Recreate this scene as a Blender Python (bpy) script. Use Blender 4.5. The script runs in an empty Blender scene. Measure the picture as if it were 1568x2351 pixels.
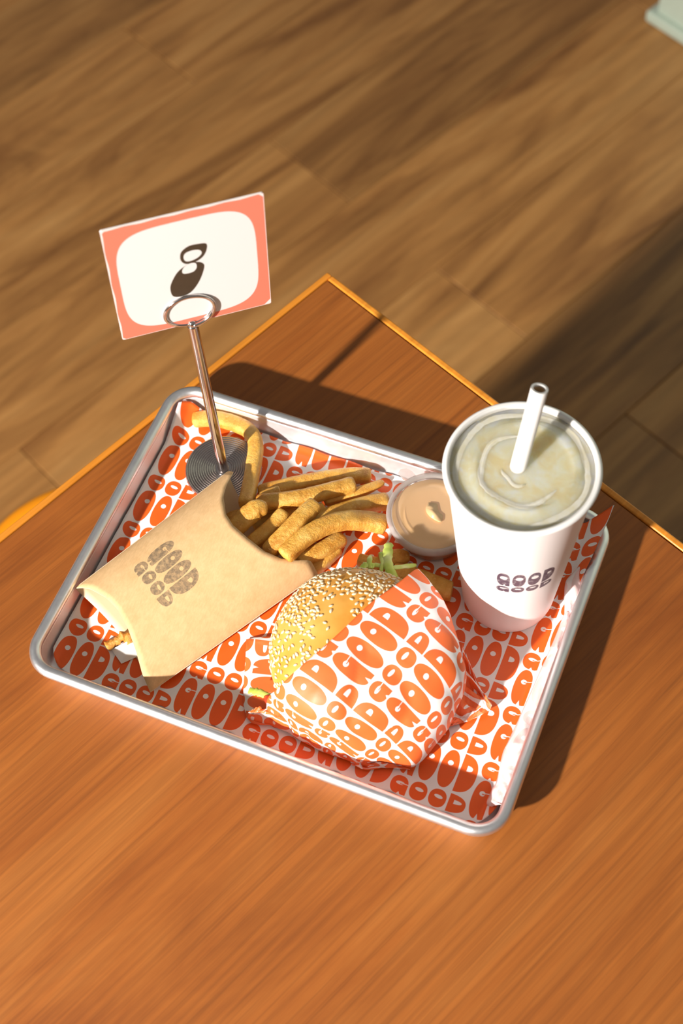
import bpy, bmesh, math, random
import numpy as np
from mathutils import Vector, Matrix

# ------------------------------------------------------------------ camera, world, lamp, exposure
scene = bpy.context.scene
COL = scene.collection
random.seed(7)
RNG = np.random.default_rng(11)

cam_data = bpy.data.cameras.new('camera')
cam = bpy.data.objects.new('camera', cam_data)
COL.objects.link(cam)
_right = Vector((0.92554, 0.37623, -0.04473)).normalized()
_down = Vector((0.30409, -0.80814, -0.50437)).normalized()
_fwd = Vector((-0.22590, 0.45327, -0.86232)).normalized()
_right = _down.cross(_fwd).normalized()
_down = _fwd.cross(_right).normalized()
cam.matrix_world = Matrix(((_right.x, -_down.x, -_fwd.x, 0.21302),
                           (_right.y, -_down.y, -_fwd.y, -0.38962),
                           (_right.z, -_down.z, -_fwd.z, 0.87762),
                           (0, 0, 0, 1)))
cam_data.sensor_fit = 'VERTICAL'
cam_data.sensor_height = 36.0
cam_data.sensor_width = 24.0
cam_data.lens = 3359.46 / 2351.0 * 36.0
cam_data.clip_start = 0.02
cam_data.dof.use_dof = True
cam_data.dof.focus_distance = 0.965
cam_data.dof.aperture_fstop = 7.0
scene.camera = cam

world = bpy.data.worlds.new('room_light')
scene.world = world
world.use_nodes = True
_nt = world.node_tree
_nt.nodes.clear()
_o = _nt.nodes.new('ShaderNodeOutputWorld')
_b = _nt.nodes.new('ShaderNodeBackground')
_tc = _nt.nodes.new('ShaderNodeTexCoord')
_sx = _nt.nodes.new('ShaderNodeSeparateXYZ')
_rp = _nt.nodes.new('ShaderNodeValToRGB')
_mr = _nt.nodes.new('ShaderNodeMapRange')
_mr.inputs['From Min'].default_value = -1
_mr.inputs['From Max'].default_value = 1
_rp.color_ramp.elements[0].color = (0.30, 0.20, 0.12, 1)
_rp.color_ramp.elements[0].position = 0.35
_rp.color_ramp.elements[1].color = (1.0, 0.94, 0.89, 1)
_rp.color_ramp.elements[1].position = 0.75
_nt.links.new(_tc.outputs['Generated'], _sx.inputs[0])
_nt.links.new(_sx.outputs['Z'], _mr.inputs['Value'])
_nt.links.new(_mr.outputs[0], _rp.inputs[0])
_nt.links.new(_rp.outputs[0], _b.inputs['Color'])
_b.inputs['Strength'].default_value = 0.20
_nt.links.new(_b.outputs[0], _o.inputs[0])

lamp_data = bpy.data.lights.new('flash_lamp', 'POINT')
lamp_data.energy = 635.0
lamp_data.shadow_soft_size = 0.045
lamp_data.color = (1.0, 0.945, 0.875)
lamp = bpy.data.objects.new('flash_lamp', lamp_data)
COL.objects.link(lamp)
lamp.location = (-0.81, -2.08, 1.16)

scene.view_settings.view_transform = 'Standard'
scene.view_settings.look = 'None'
scene.view_settings.exposure = 0.0
scene.view_settings.gamma = 1.0
scene.view_settings.use_curve_mapping = False

# ------------------------------------------------------------------ helpers
def put(name, mesh, mat=None, parent=None, smooth=True):
    o = bpy.data.objects.new(name, mesh)
    COL.objects.link(o)
    if mat is not None:
        mesh.materials.append(mat)
    if parent is not None:
        o.parent = parent
    if smooth:
        for p in mesh.polygons:
            p.use_smooth = True
    return o

def mesh_of(verts, faces, uvs=None, name='mesh'):
    me = bpy.data.meshes.new(name)
    me.from_pydata([tuple(map(float, v)) for v in verts], [], faces)
    if uvs is not None:
        lay = me.uv_layers.new(name='UVMap')
        for lp in me.loops:
            lay.data[lp.index].uv = uvs[lp.vertex_index]
    me.update()
    return me

def bm_mesh(bm, name='mesh'):
    bmesh.ops.recalc_face_normals(bm, faces=bm.faces)
    me = bpy.data.meshes.new(name)
    bm.to_mesh(me)
    bm.free()
    return me

def thing(name, label, cat, loc=(0, 0, 0), group=None):
    o = bpy.data.objects.new(name, None)
    o.empty_display_size = 0.02
    COL.objects.link(o)
    o.location = loc
    o['label'] = label
    o['category'] = cat
    if group:
        o['group'] = group
    return o

def tag(o, label, cat, group=None):
    o['label'] = label
    o['category'] = cat
    if group:
        o['group'] = group
    return o

def struct(o, label=None):
    o['kind'] = 'structure'
    if label:
        o['label'] = label
    return o

def sharp(o, deg=35):
    o.data.set_sharp_from_angle(angle=math.radians(deg))

def box_mesh(x0, x1, y0, y1, z0, z1, bevel=0.0, seg=2):
    bm = bmesh.new()
    bmesh.ops.create_cube(bm, size=1.0)
    for v in bm.verts:
        v.co = Vector((x0 if v.co.x < 0 else x1, y0 if v.co.y < 0 else y1, z0 if v.co.z < 0 else z1))
    if bevel > 0:
        bmesh.ops.bevel(bm, geom=bm.edges[:], offset=bevel, segments=seg, affect='EDGES', profile=0.5)
    return bm_mesh(bm)

def lathe(profile, n=96, cx=0.0, cy=0.0, closed=False, uv=False):
    verts, faces, uvs = [], [], []
    m = len(profile)
    for i in range(n):
        a = 2 * math.pi * i / n
        for r, z in profile:
            verts.append((cx + r * math.cos(a), cy + r * math.sin(a), z))
    mm = m if closed else m - 1
    for i in range(n):
        j = (i + 1) % n
        for k in range(mm):
            l = (k + 1) % m
            q = [i * m + k, j * m + k, j * m + l, i * m + l]
            faces.append(q)
    bm = bmesh.new()
    bv = [bm.verts.new(v) for v in verts]
    for q in faces:
        try:
            bm.faces.new([bv[t] for t in q])
        except ValueError:
            pass
    bmesh.ops.remove_doubles(bm, verts=bm.verts[:], dist=1e-6)
    return bm_mesh(bm)

def catmull(pts, per=8):
    P = [np.array(p, float) for p in pts]
    P = [2 * P[0] - P[1]] + P + [2 * P[-1] - P[-2]]
    out = []
    for i in range(1, len(P) - 2):
        for k in range(per):
            t = k / per
            a, b, c, d = P[i - 1], P[i], P[i + 1], P[i + 2]
            out.append(0.5 * ((2 * b) + (-a + c) * t + (2 * a - 5 * b + 4 * c - d) * t * t + (-a + 3 * b - 3 * c + d) * t ** 3))
    out.append(P[-2])
    return np.array(out)

def tube(path, radius, n=12, closed=False, power=2.0, caps=True, squash=(1, 1), jitter=0.0, rng=None, spin=0.0):
    """sweep a (super)elliptic section along a path with parallel transport"""
    path = np.array(path, float)
    m = len(path)
    rad = radius if hasattr(radius, '__len__') else [radius] * m
    tang = np.gradient(path, axis=0)
    if closed:
        tang = np.roll(path, -1, 0) - np.roll(path, 1, 0)
    tang /= np.linalg.norm(tang, axis=1)[:, None]
    up = np.array([0, 0, 1.0])
    if abs(tang[0] @ up) > 0.9:
        up = np.array([1.0, 0, 0])
    nrm = up - tang[0] * (up @ tang[0])
    nrm /= np.linalg.norm(nrm)
    verts, faces = [], []
    for i in range(m):
        nrm = nrm - tang[i] * (nrm @ tang[i])
        nrm /= np.linalg.norm(nrm)
        bi = np.cross(tang[i], nrm)
        for k in range(n):
            a = 2 * math.pi * k / n + spin
            c, s = math.cos(a), math.sin(a)
            f = (abs(c) ** power + abs(s) ** power) ** (-1 / power)
            j = 1 + (jitter * rng.normal() if jitter else 0)
            verts.append(path[i] + rad[i] * f * j * (c * bi * squash[0] + s * nrm * squash[1]))
    for i in range(m if closed else m - 1):
        i2 = (i + 1) % m
        for k in range(n):
            k2 = (k + 1) % n
            faces.append((i * n + k, i * n + k2, i2 * n + k2, i2 * n + k))
    if caps and not closed:
        faces.append(tuple(range(n))[::-1])
        faces.append(tuple((m - 1) * n + k for k in range(n)))
    return verts, faces

def noise2(x, y, seed=0, octaves=3, scale=1.0):
    """cheap smooth value noise for vertex relief"""
    x = np.asarray(x, float) * scale
    y = np.asarray(y, float) * scale
    out = 0
    amp = 1.0
    for o in range(octaves):
        r = np.random.default_rng(seed + o * 17)
        tab = r.uniform(-1, 1, (64, 64))
        xi, yi = np.floor(x).astype(int), np.floor(y).astype(int)
        fx, fy = x - xi, y - yi
        fx, fy = fx * fx * (3 - 2 * fx), fy * fy * (3 - 2 * fy)
        g = lambda a, b: tab[(a) % 64, (b) % 64]
        out = out + amp * ((g(xi, yi) * (1 - fx) + g(xi + 1, yi) * fx) * (1 - fy) + (g(xi, yi + 1) * (1 - fx) + g(xi + 1, yi + 1) * fx) * fy)
        amp *= 0.5
        x, y = x * 2.03, y * 2.03
    return out

# ------------------------------------------------------------------ lettering drawn from curves (flat print)
def letter_mask(kind, X, Y, tall, wide=False):
    """X, Y in -0.5..0.5 inside the letter's cell (Y up) -> boolean ink"""
    ax, ay = np.abs(X * 2), np.abs(Y * 2)
    p = 2.25
    oval = ax ** p + ay ** p < 1
    if tall:
        hx, hy, hrx, hry = (0.02, 0.13, 0.28, 0.125) if wide else (0.0, 0.155, 0.165, 0.066)
    else:
        hx, hy, hrx, hry = 0.03, 0.10, 0.25, 0.095
    if kind == 'O':
        t = 0.10 * (X - hx) if not tall else 0
        hole = ((X - hx) / hrx) ** 2 + ((Y - hy + t) / hry) ** 2 < 1
        return oval & ~hole
    if kind == 'D':
        u = (X + 0.5)
        body = (X > -0.5) & (np.abs(u) ** 2.5 + ay ** 2.5 < 1)
        w, h = (0.33, 0.075) if tall else (0.46, 0.11)
        x0 = -0.15 if tall else -0.2
        hole = (X > x0) & ((np.abs(X - x0) / w) ** 2.4 + (np.abs(Y - hy) / h) ** 2.4 < 1)
        return body & ~hole
    # G
    leg = (X > 0.1) & (X < 0.5) & (Y > -0.5) & (Y < 0.0)
    body = oval | leg
    notch = (np.abs(X - 0.10) < 0.10 * np.clip((-0.36 - Y) / 0.14, 0, 1) + 0.0) & (Y < -0.36)
    hole = ((X - hx) / hrx) ** 2 + ((Y - hy) / hry) ** 2 < 1
    if tall:
        slit = (X > 0.05) & (np.abs(Y - 0.178 - 0.03 * X) < 0.0095)
        tongue = (X > -0.01) & (np.abs(Y - 0.146) < 0.012)
    else:
        slit = (X > 0.1) & (np.abs(Y - 0.105) < 0.02)
        tongue = (X > 0.03) & (np.abs(Y - 0.06) < 0.022)
    hole = hole & ~tongue
    return body & ~hole & ~slit & ~notch

def draw_word(M, px, x0, y0, cell, h, tall, gap=0.11, wide=False):
    """ink GOOD into boolean array M (rows = y up), px samples per unit"""
    H, Wd = M.shape
    ys = (np.arange(H) + 0.5) / px
    xs = (np.arange(Wd) + 0.5) / px
    for k, ch in enumerate('GOOD'):
        cx = x0 + (k + 0.5) * cell
        w = cell * (1 - gap)
        ix = np.where(np.abs(xs - cx) < w / 2)[0]
        iy = np.where(np.abs(ys - (y0 + h / 2)) < h / 2)[0]
        if len(ix) == 0 or len(iy) == 0:
            continue
        Xg, Yg = np.meshgrid((xs[ix] - cx) / w, (ys[iy] - y0 - h / 2) / h)
        M[np.ix_(iy, ix)] |= letter_mask(ch, Xg, Yg, tall, wide)

def down(M, k):
    h, w = M.shape
    return M[:h // k * k, :w // k * k].reshape(h // k, k, w // k, k).astype(np.float32).mean((1, 3))

def make_image(name, chans):
    h, w = chans[0].shape
    a = np.ones((h, w, 4), np.float32)
    for i in range(3):
        a[..., i] = chans[i] if i < len(chans) else chans[0]
    im = bpy.data.images.new(name, w, h, alpha=False, float_buffer=False)
    im.colorspace_settings.name = 'Non-Color'
    im.pixels.foreach_set(a.ravel())
    im.update()
    im.pack()
    return im

TILE_W, TILE_H = 0.1006, 0.0403
def tile_image():
    px = 30  # samples per mm
    W_, H_ = int(100.6 * px), int(40.3 * px)
    col = np.zeros((H_, W_ // 2), bool)
    draw_word(col, px, 0.0, 0.9, 12.57, 25.7, True)
    draw_word(col, px, 0.0, 27.5, 12.57, 12.0, False)
    full = np.concatenate([col, np.roll(col, int(12.3 * px), axis=0)], axis=1)
    return make_image('good_lettering', [down(full, 3)])

def block_image(name='good_stamp', wide=False):
    px = 24
    M = np.zeros((int(38.5 * px), int(50.3 * px)), bool)
    draw_word(M, px, 0.0, 12.9, 12.57, 25.4, True, 0.14 if wide else 0.08, wide)
    draw_word(M, px, 0.0, 0.3, 12.57, 11.6, False, 0.12)
    return make_image(name, [down(M, 3)])

def poly_mask(P, N):
    """filled closed smooth curve, P in unit square with y down"""
    P = np.array(P)
    pts = catmull(np.vstack([P, P[:1]]), 8)
    # proper wrap of tangents
    Q = np.vstack([P[-1:], P, P[:2]])
    pts = []
    for i in range(1, len(Q) - 2):
        a, b, c, d = Q[i - 1], Q[i], Q[i + 1], Q[i + 2]
        for k in range(10):
            t = k / 10
            pts.append(0.5 * ((2 * b) + (-a + c) * t + (2 * a - 5 * b + 4 * c - d) * t * t + (-a + 3 * b - 3 * c + d) * t ** 3))
    pts = np.array(pts)
    g = (np.arange(N) + 0.5) / N
    X, Y = np.meshgrid(g, g)
    inside = np.zeros((N, N), bool)
    j = len(pts) - 1
    for i in range(len(pts)):
        xi, yi = pts[i]
        xj, yj = pts[j]
        c = ((yi > Y) != (yj > Y)) & (X < (xj - xi) * (Y - yi) / (yj - yi + 1e-12) + xi)
        inside ^= c
        j = i
    return inside

def card_image():
    N = 1200
    blob = [(0.3578, 0.6342), (0.3682, 0.7038), (0.4204, 0.7252), (0.4859, 0.7063), (0.5482, 0.6235), (0.5902, 0.5095), (0.5765, 0.4631), (0.5294, 0.4443), (0.4748, 0.457), (0.417, 0.5003), (0.3733, 0.5748)]
    ring = [(0.4482, 0.3728), (0.4616, 0.328), (0.5088, 0.2949), (0.57, 0.2947), (0.6204, 0.3102), (0.6161, 0.368), (0.5849, 0.4195), (0.5299, 0.4482), (0.4773, 0.4427), (0.4529, 0.4118)]
    rh = [(0.4694, 0.3801), (0.4858, 0.3485), (0.5307, 0.339), (0.5735, 0.3511), (0.584, 0.3818), (0.5592, 0.4107), (0.5134, 0.4263), (0.4788, 0.4182)]
    bh = [(0.4484, 0.4985), (0.465, 0.4662), (0.5024, 0.4476), (0.5371, 0.4558), (0.5425, 0.4931), (0.5217, 0.524), (0.4853, 0.5305), (0.4547, 0.5237)]
    digit = (poly_mask(blob, N) | poly_mask(ring, N)) & ~poly_mask(rh, N) & ~poly_mask(bh, N)
    g = (np.arange(N) + 0.5) / N
    X, Y = np.meshgrid(g, g)
    ux = np.abs((X - 0.494) / 0.4385)
    uy = np.abs((Y - 0.5085) / 0.4415)
    panel = ux ** 4.2 + uy ** 4.2 < 1
    worn = np.zeros_like(panel)
    for cx, cy, r in ((0, 0, .034), (1, 0, .034), (0, 1, .026), (1, 1, .05)):
        worn |= (np.abs(X - cx) + np.abs(Y - cy)) < r
    e = np.minimum(np.minimum(X, 1 - X), np.minimum(Y, 1 - Y))
    worn |= (np.minimum(X, Y) < 0.0075 + 0.003 * np.sin(X * 31 + Y * 23)) | (e < 0.003)
    f = lambda m: down(m[::-1], 2)
    return make_image('number_card_print', [f(panel), f(digit), f(worn)])

IMG_TILE = tile_image()
IMG_BLOCK = block_image()
IMG_CUP = block_image('good_cup_logo', True)
IMG_CARD = card_image()

# ------------------------------------------------------------------ materials
def new_mat(name):
    m = bpy.data.materials.new(name)
    m.use_nodes = True
    nt = m.node_tree
    return m, nt, nt.nodes['Principled BSDF']

def N(nt, kind, **kw):
    n = nt.nodes.new(kind)
    for k, v in kw.items():
        if k in n.inputs:
            n.inputs[k].default_value = v
        else:
            setattr(n, k, v)
    return n

def mixc(nt, fac, a, b, blend='MIX'):
    n = nt.nodes.new('ShaderNodeMix')
    n.data_type = 'RGBA'
    n.blend_type = blend
    for sock, val in ((n.inputs[0], fac), (n.inputs[6], a), (n.inputs[7], b)):
        if isinstance(val, (int, float)):
            sock.default_value = val
        elif isinstance(val, tuple):
            sock.default_value = (*val, 1) if len(val) == 3 else val
        else:
            nt.links.new(val, sock)
    return n.outputs[2]

def ramp(nt, fac, stops):
    r = nt.nodes.new('ShaderNodeValToRGB')
    els = r.color_ramp.elements
    while len(els) > 1:
        els.remove(els[-1])
    els[0].position = stops[0][0]
    els[0].color = (*stops[0][1], 1)
    for p, c in stops[1:]:
        e = els.new(p)
        e.color = (*c, 1)
    nt.links.new(fac, r.inputs[0])
    return r.outputs[0]

def mapped(nt, coord='Object', scale=(1, 1, 1), rot=(0, 0, 0), loc=(0, 0, 0)):
    tc = nt.nodes.new('ShaderNodeTexCoord')
    mp = nt.nodes.new('ShaderNodeMapping')
    mp.inputs['Scale'].default_value = scale
    mp.inputs['Rotation'].default_value = rot
    mp.inputs['Location'].default_value = loc
    nt.links.new(tc.outputs[coord], mp.inputs[0])
    return mp.outputs[0]

def tnoise(nt, vec, scale, detail=4, rough=0.55, distort=0.0):
    n = nt.nodes.new('ShaderNodeTexNoise')
    n.inputs['Scale'].default_value = scale
    n.inputs['Detail'].default_value = detail
    n.inputs['Roughness'].default_value = rough
    n.inputs['Distortion'].default_value = distort
    if vec is not None:
        nt.links.new(vec, n.inputs['Vector'])
    return n.outputs['Fac']

def bump(nt, bsdf, height, strength=0.3, dist=0.001):
    b = nt.nodes.new('ShaderNodeBump')
    b.inputs['Strength'].default_value = strength
    b.inputs['Distance'].default_value = dist
    nt.links.new(height, b.inputs['Height'])
    nt.links.new(b.outputs[0], bsdf.inputs['Normal'])

def plain(name, col, rough=0.5, metal=0.0, spec=0.5):
    m, nt, b = new_mat(name)
    v = mapped(nt, 'Object', (1, 1, 1))
    f = tnoise(nt, v, 60, 3)
    nt.links.new(mixc(nt, f, tuple(c * 0.94 for c in col), tuple(min(1, c * 1.05) for c in col)), b.inputs['Base Color'])
    b.inputs['Roughness'].default_value = rough
    b.inputs['Metallic'].default_value = metal
    b.inputs['Specular IOR Level'].default_value = spec
    return m

def wood(name, dark, mid, light, scale, stretch, rough, ang=0.0, fine=1.0, coord='Object', per_object=0.0, spec=0.4, fcon=0.28):
    m, nt, b = new_mat(name)
    v = mapped(nt, coord, (scale * stretch, scale, scale), (0, 0, ang))
    if per_object:
        oi = nt.nodes.new('ShaderNodeObjectInfo')
        mul = N(nt, 'ShaderNodeMath', operation='MULTIPLY')
        mul.inputs[1].default_value = 37.0
        nt.links.new(oi.outputs['Random'], mul.inputs[0])
        add = N(nt, 'ShaderNodeVectorMath', operation='ADD')
        nt.links.new(v, add.inputs[0])
        nt.links.new(mul.outputs[0], add.inputs[1])
        v = add.outputs[0]
    big = tnoise(nt, v, 1.0, 5, 0.6, 1.2)
    v2 = mapped(nt, coord, (scale * stretch * 1.6, scale * 9 * fine, scale * 9), (0, 0, ang))
    fin = tnoise(nt, v2, 1.0, 4, 0.7, 0.4)
    c = ramp(nt, big, [(0.28, dark), (0.5, mid), (0.74, light)])
    c2 = ramp(nt, fin, [(0.3, (1 - fcon, 1 - fcon * 1.05, 1 - fcon * 1.1)), (0.62, (1.07, 1.07, 1.07))])
    col = mixc(nt, 1.0, c, c2, 'MULTIPLY')
    if per_object:
        rr = ramp(nt, oi.outputs['Random'], [(0, (0.86, 0.86, 0.86)), (1, (1.12, 1.1, 1.08))])
        col = mixc(nt, 1.0, col, rr, 'MULTIPLY')
    nt.links.new(col, b.inputs['Base Color'])
    b.inputs['Roughness'].default_value = rough
    b.inputs['Specular IOR Level'].default_value = spec
    bump(nt, b, fin, 0.12, 0.0006)
    return m

M_FLOOR = wood('oak_plank', (0.155, 0.060, 0.015), (0.345, 0.162, 0.046), (0.44, 0.230, 0.075), 10.0, 0.17, 0.42, fine=0.6, per_object=1.0)
M_VENEER = wood('cherry_veneer', (0.235, 0.060, 0.006), (0.325, 0.095, 0.012), (0.39, 0.132, 0.022), 15.0, 0.18, 0.55, fine=1.8, spec=0.45, fcon=0.26)
M_BAND = wood('orange_edge_band', (0.62, 0.20, 0.016), (0.78, 0.28, 0.028), (0.85, 0.34, 0.04), 10.0, 0.2, 0.3)
M_WALL = plain('pale_green_paint', (0.44, 0.52, 0.43), 0.55)
M_STEEL = plain('dark_steel', (0.09, 0.09, 0.095), 0.4, 1.0)
M_ORANGE = plain('orange_lacquer', (0.90, 0.30, 0.004), 0.32)

def aluminium(name='brushed_aluminium', r0=0.28, r1=0.46, metal=0.95):
    m, nt, b = new_mat(name)
    v = mapped(nt, 'Object', (1, 1, 1))
    f = tnoise(nt, v, 220, 4, 0.6)
    g = tnoise(nt, v, 26, 4, 0.6)
    nt.links.new(ramp(nt, g, [(0.3, (0.80, 0.80, 0.82)), (0.7, (0.92, 0.92, 0.94))]), b.inputs['Base Color'])
    r = nt.nodes.new('ShaderNodeMapRange')
    r.inputs['To Min'].default_value = r0
    r.inputs['To Max'].default_value = r1
    nt.links.new(f, r.inputs['Value'])
    nt.links.new(r.outputs[0], b.inputs['Roughness'])
    b.inputs['Metallic'].default_value = metal
    bump(nt, b, g, 0.10, 0.0008)
    return m
M_ALU = aluminium()
M_ALU_PAN = aluminium('satin_aluminium', 0.42, 0.60, 0.80)

def chrome():
    m, nt, b = new_mat('polished_chrome')
    v = mapped(nt, 'Object', (1, 1, 1))
    f = tnoise(nt, v, 40, 2)
    nt.links.new(mixc(nt, f, (0.62, 0.57, 0.56), (0.72, 0.68, 0.66)), b.inputs['Base Color'])
    b.inputs['Metallic'].default_value = 1.0
    b.inputs['Roughness'].default_value = 0.14
    return m
M_CHROME = chrome()

INK = (0.87, 0.125, 0.012)
def printed_paper(name, scale_uv, loc=(0, 0, 0), white=(0.90, 0.88, 0.88), ink=INK, rough=0.42, spec=0.45):
    m, nt, b = new_mat(name)
    uv = nt.nodes.new('ShaderNodeUVMap')
    mp = nt.nodes.new('ShaderNodeMapping')
    mp.inputs['Scale'].default_value = (1 / TILE_W, 1 / TILE_H, 1)
    mp.inputs['Location'].default_value = loc
    nt.links.new(uv.outputs[0], mp.inputs[0])
    t = nt.nodes.new('ShaderNodeTexImage')
    t.image = IMG_TILE
    t.extension = 'REPEAT'
    nt.links.new(mp.outputs[0], t.inputs[0])
    v = mapped(nt, 'Object')
    w = tnoise(nt, v, 70, 3)
    inkc = mixc(nt, w, tuple(c * 0.92 for c in ink), tuple(min(1, c * 1.06) for c in ink))
    nt.links.new(mixc(nt, t.outputs['Color'], white, inkc), b.inputs['Base Color'])
    b.inputs['Roughness'].default_value = rough
    b.inputs['Specular IOR Level'].default_value = spec
    bump(nt, b, tnoise(nt, v, 45, 4, 0.6), 0.16, 0.0015)
    return m
M_LINER = printed_paper('printed_greaseproof_paper', 1)
M_LINER_BACK = printed_paper('paper_back_with_print_showing_through', 1, white=(0.90, 0.80, 0.79), ink=(0.90, 0.62, 0.60))
M_WRAP = printed_paper('printed_waxed_wrap', 1, ink=(0.89, 0.155, 0.022), rough=0.55, spec=0.9)

def kraft():
    m, nt, b = new_mat('kraft_board')
    uv = nt.nodes.new('ShaderNodeUVMap')
    mp = nt.nodes.new('ShaderNodeMapping')
    # stamp block: across 0.243..0.663, along 0.272..0.512 of the panel
    mp.inputs['Scale'].default_value = (1 / 0.43, 1 / 0.245, 1)
    mp.inputs['Location'].default_value = (-0.208 / 0.43, -0.272 / 0.245, 0)
    nt.links.new(uv.outputs[0], mp.inputs[0])
    t = nt.nodes.new('ShaderNodeTexImage')
    t.image = IMG_BLOCK
    t.extension = 'CLIP'
    nt.links.new(mp.outputs[0], t.inputs[0])
    v = mapped(nt, 'Object')
    a = tnoise(nt, v, 90, 5, 0.65)
    c = ramp(nt, a, [(0.3, (0.66, 0.41, 0.195)), (0.7, (0.76, 0.50, 0.26))])
    fib = tnoise(nt, mapped(nt, 'Object', (900, 260, 400)), 1.0, 3, 0.7)
    c = mixc(nt, 1.0, c, ramp(nt, fib, [(0.35, (0.93, 0.92, 0.90)), (0.65, (1.04, 1.04, 1.03))]), 'MULTIPLY')
    wear = ramp(nt, tnoise(nt, v, 420, 4, 0.7), [(0.32, (0.35, 0.35, 0.35)), (0.60, (0.78, 0.78, 0.78))])
    fac = mixc(nt, 1.0, t.outputs['Color'], wear, 'MULTIPLY')
    nt.links.new(mixc(nt, fac, c, (0.085, 0.075, 0.062)), b.inputs['Base Color'])
    b.inputs['Roughness'].default_value = 0.7
    b.inputs['Specular IOR Level'].default_value = 0.25
    bump(nt, b, a, 0.08, 0.0006)
    return m
M_KRAFT = kraft()
M_CREAM = plain('cream_board_inside', (0.80, 0.62, 0.40), 0.7, spec=0.25)
M_KRAFT_IN = plain('kraft_board_inside', (0.60, 0.37, 0.20), 0.75, spec=0.2)

def card_mat():
    m, nt, b = new_mat('laminated_card_print')
    uv = nt.nodes.new('ShaderNodeUVMap')
    t = nt.nodes.new('ShaderNodeTexImage')
    t.image = IMG_CARD
    t.extension = 'EXTEND'
    nt.links.new(uv.outputs[0], t.inputs[0])
    sp = nt.nodes.new('ShaderNodeSeparateColor')
    nt.links.new(t.outputs['Color'], sp.inputs[0])
    c = mixc(nt, sp.outputs[0], (0.84, 0.195, 0.125), (0.70, 0.69, 0.68))
    c = mixc(nt, sp.outputs[2], c, (0.86, 0.70, 0.68))
    n = tnoise(nt, mapped(nt, 'Object'), 160, 3)
    dk = mixc(nt, n, (0.045, 0.030, 0.018), (0.062, 0.042, 0.026))
    c = mixc(nt, sp.outputs[1], c, dk)
    nt.links.new(c, b.inputs['Base Color'])
    b.inputs['Roughness'].default_value = 0.4
    b.inputs['Specular IOR Level'].default_value = 0.25
    return m
M_CARD = card_mat()
M_CARD_EDGE = plain('card_core', (0.86, 0.80, 0.78), 0.6)

def cup_mat():
    m, nt, b = new_mat('white_paper_cup')
    uv = nt.nodes.new('ShaderNodeUVMap')
    mp = nt.nodes.new('ShaderNodeMapping')
    nt.links.new(uv.outputs[0], mp.inputs[0])
    t = nt.nodes.new('ShaderNodeTexImage')
    t.image = IMG_CUP
    t.extension = 'CLIP'
    nt.links.new(mp.outputs[0], t.inputs[0])
    v = mapped(nt, 'Object')
    wear = ramp(nt, tnoise(nt, v, 380, 4, 0.7), [(0.3, (0.62, 0.62, 0.62)), (0.5, (0.98, 0.98, 0.98))])
    fac = mixc(nt, 1.0, t.outputs['Color'], wear, 'MULTIPLY')
    nt.links.new(mixc(nt, fac, (0.87, 0.84, 0.83), (0.075, 0.045, 0.075)), b.inputs['Base Color'])
    b.inputs['Roughness'].default_value = 0.4
    b.inputs['Specular IOR Level'].default_value = 0.4
    return m
M_CUP = cup_mat()
M_WHITE = plain('white_paper', (0.88, 0.86, 0.84), 0.5)
M_NAPKIN = plain('bleached_paper', (0.90, 0.89, 0.88), 0.7)

def fry_mat(name, a, b_, c):
    m, nt, b = new_mat(name)
    v = mapped(nt, 'Object')
    oi = nt.nodes.new('ShaderNodeObjectInfo')
    n = tnoise(nt, v, 95, 5, 0.65)
    f = tnoise(nt, v, 700, 4, 0.7)
    col = ramp(nt, n, [(0.30, a), (0.52, b_), (0.72, c)])
    col = mixc(nt, 1.0, col, ramp(nt, oi.outputs['Random'], [(0, (0.90, 0.86, 0.80)), (1, (1.08, 1.06, 1.02))]), 'MULTIPLY')
    crumbs = ramp(nt, f, [(0.62, (0, 0, 0)), (0.72, (1, 1, 1))])
    col = mixc(nt, crumbs, col, (0.95, 0.68, 0.30))
    nt.links.new(col, b.inputs['Base Color'])
    b.inputs['Roughness'].default_value = 0.36
    b.inputs['Subsurface Weight'].default_value = 0.12
    b.inputs['Subsurface Radius'].default_value = (0.004, 0.002, 0.0006)
    b.inputs['Subsurface Scale'].default_value = 0.6
    bump(nt, b, tnoise(nt, v, 420, 5, 0.7), 0.75, 0.0014)
    return m
M_FRY = fry_mat('fried_potato', (0.58, 0.235, 0.024), (0.78, 0.42, 0.075), (0.86, 0.56, 0.16))
M_CRISP = fry_mat('fried_crumb', (0.55, 0.20, 0.02), (0.72, 0.33, 0.06), (0.80, 0.46, 0.12))

def bun_mat():
    m, nt, b = new_mat('glazed_bun_crust')
    v = mapped(nt, 'Object')
    n = tnoise(nt, v, 26, 4, 0.55)
    col = ramp(nt, n, [(0.3, (0.66, 0.265, 0.028)), (0.52, (0.78, 0.39, 0.075)), (0.72, (0.84, 0.50, 0.14))])
    nt.links.new(col, b.inputs['Base Color'])
    b.inputs['Roughness'].default_value = 0.38
    b.inputs['Subsurface Weight'].default_value = 0.1
    b.inputs['Subsurface Radius'].default_value = (0.004, 0.002, 0.0008)
    bump(nt, b, tnoise(nt, v, 60, 4, 0.5), 0.15, 0.002)
    return m
M_BUN = bun_mat()
M_SEED = plain('sesame', (0.88, 0.72, 0.48), 0.5)
M_PATTY = plain('seared_patty', (0.10, 0.035, 0.015), 0.6)
M_TOMATO = plain('tomato', (0.62, 0.05, 0.02), 0.3)
M_CRUMB = plain('bun_crumb', (0.80, 0.58, 0.30), 0.7)

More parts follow.
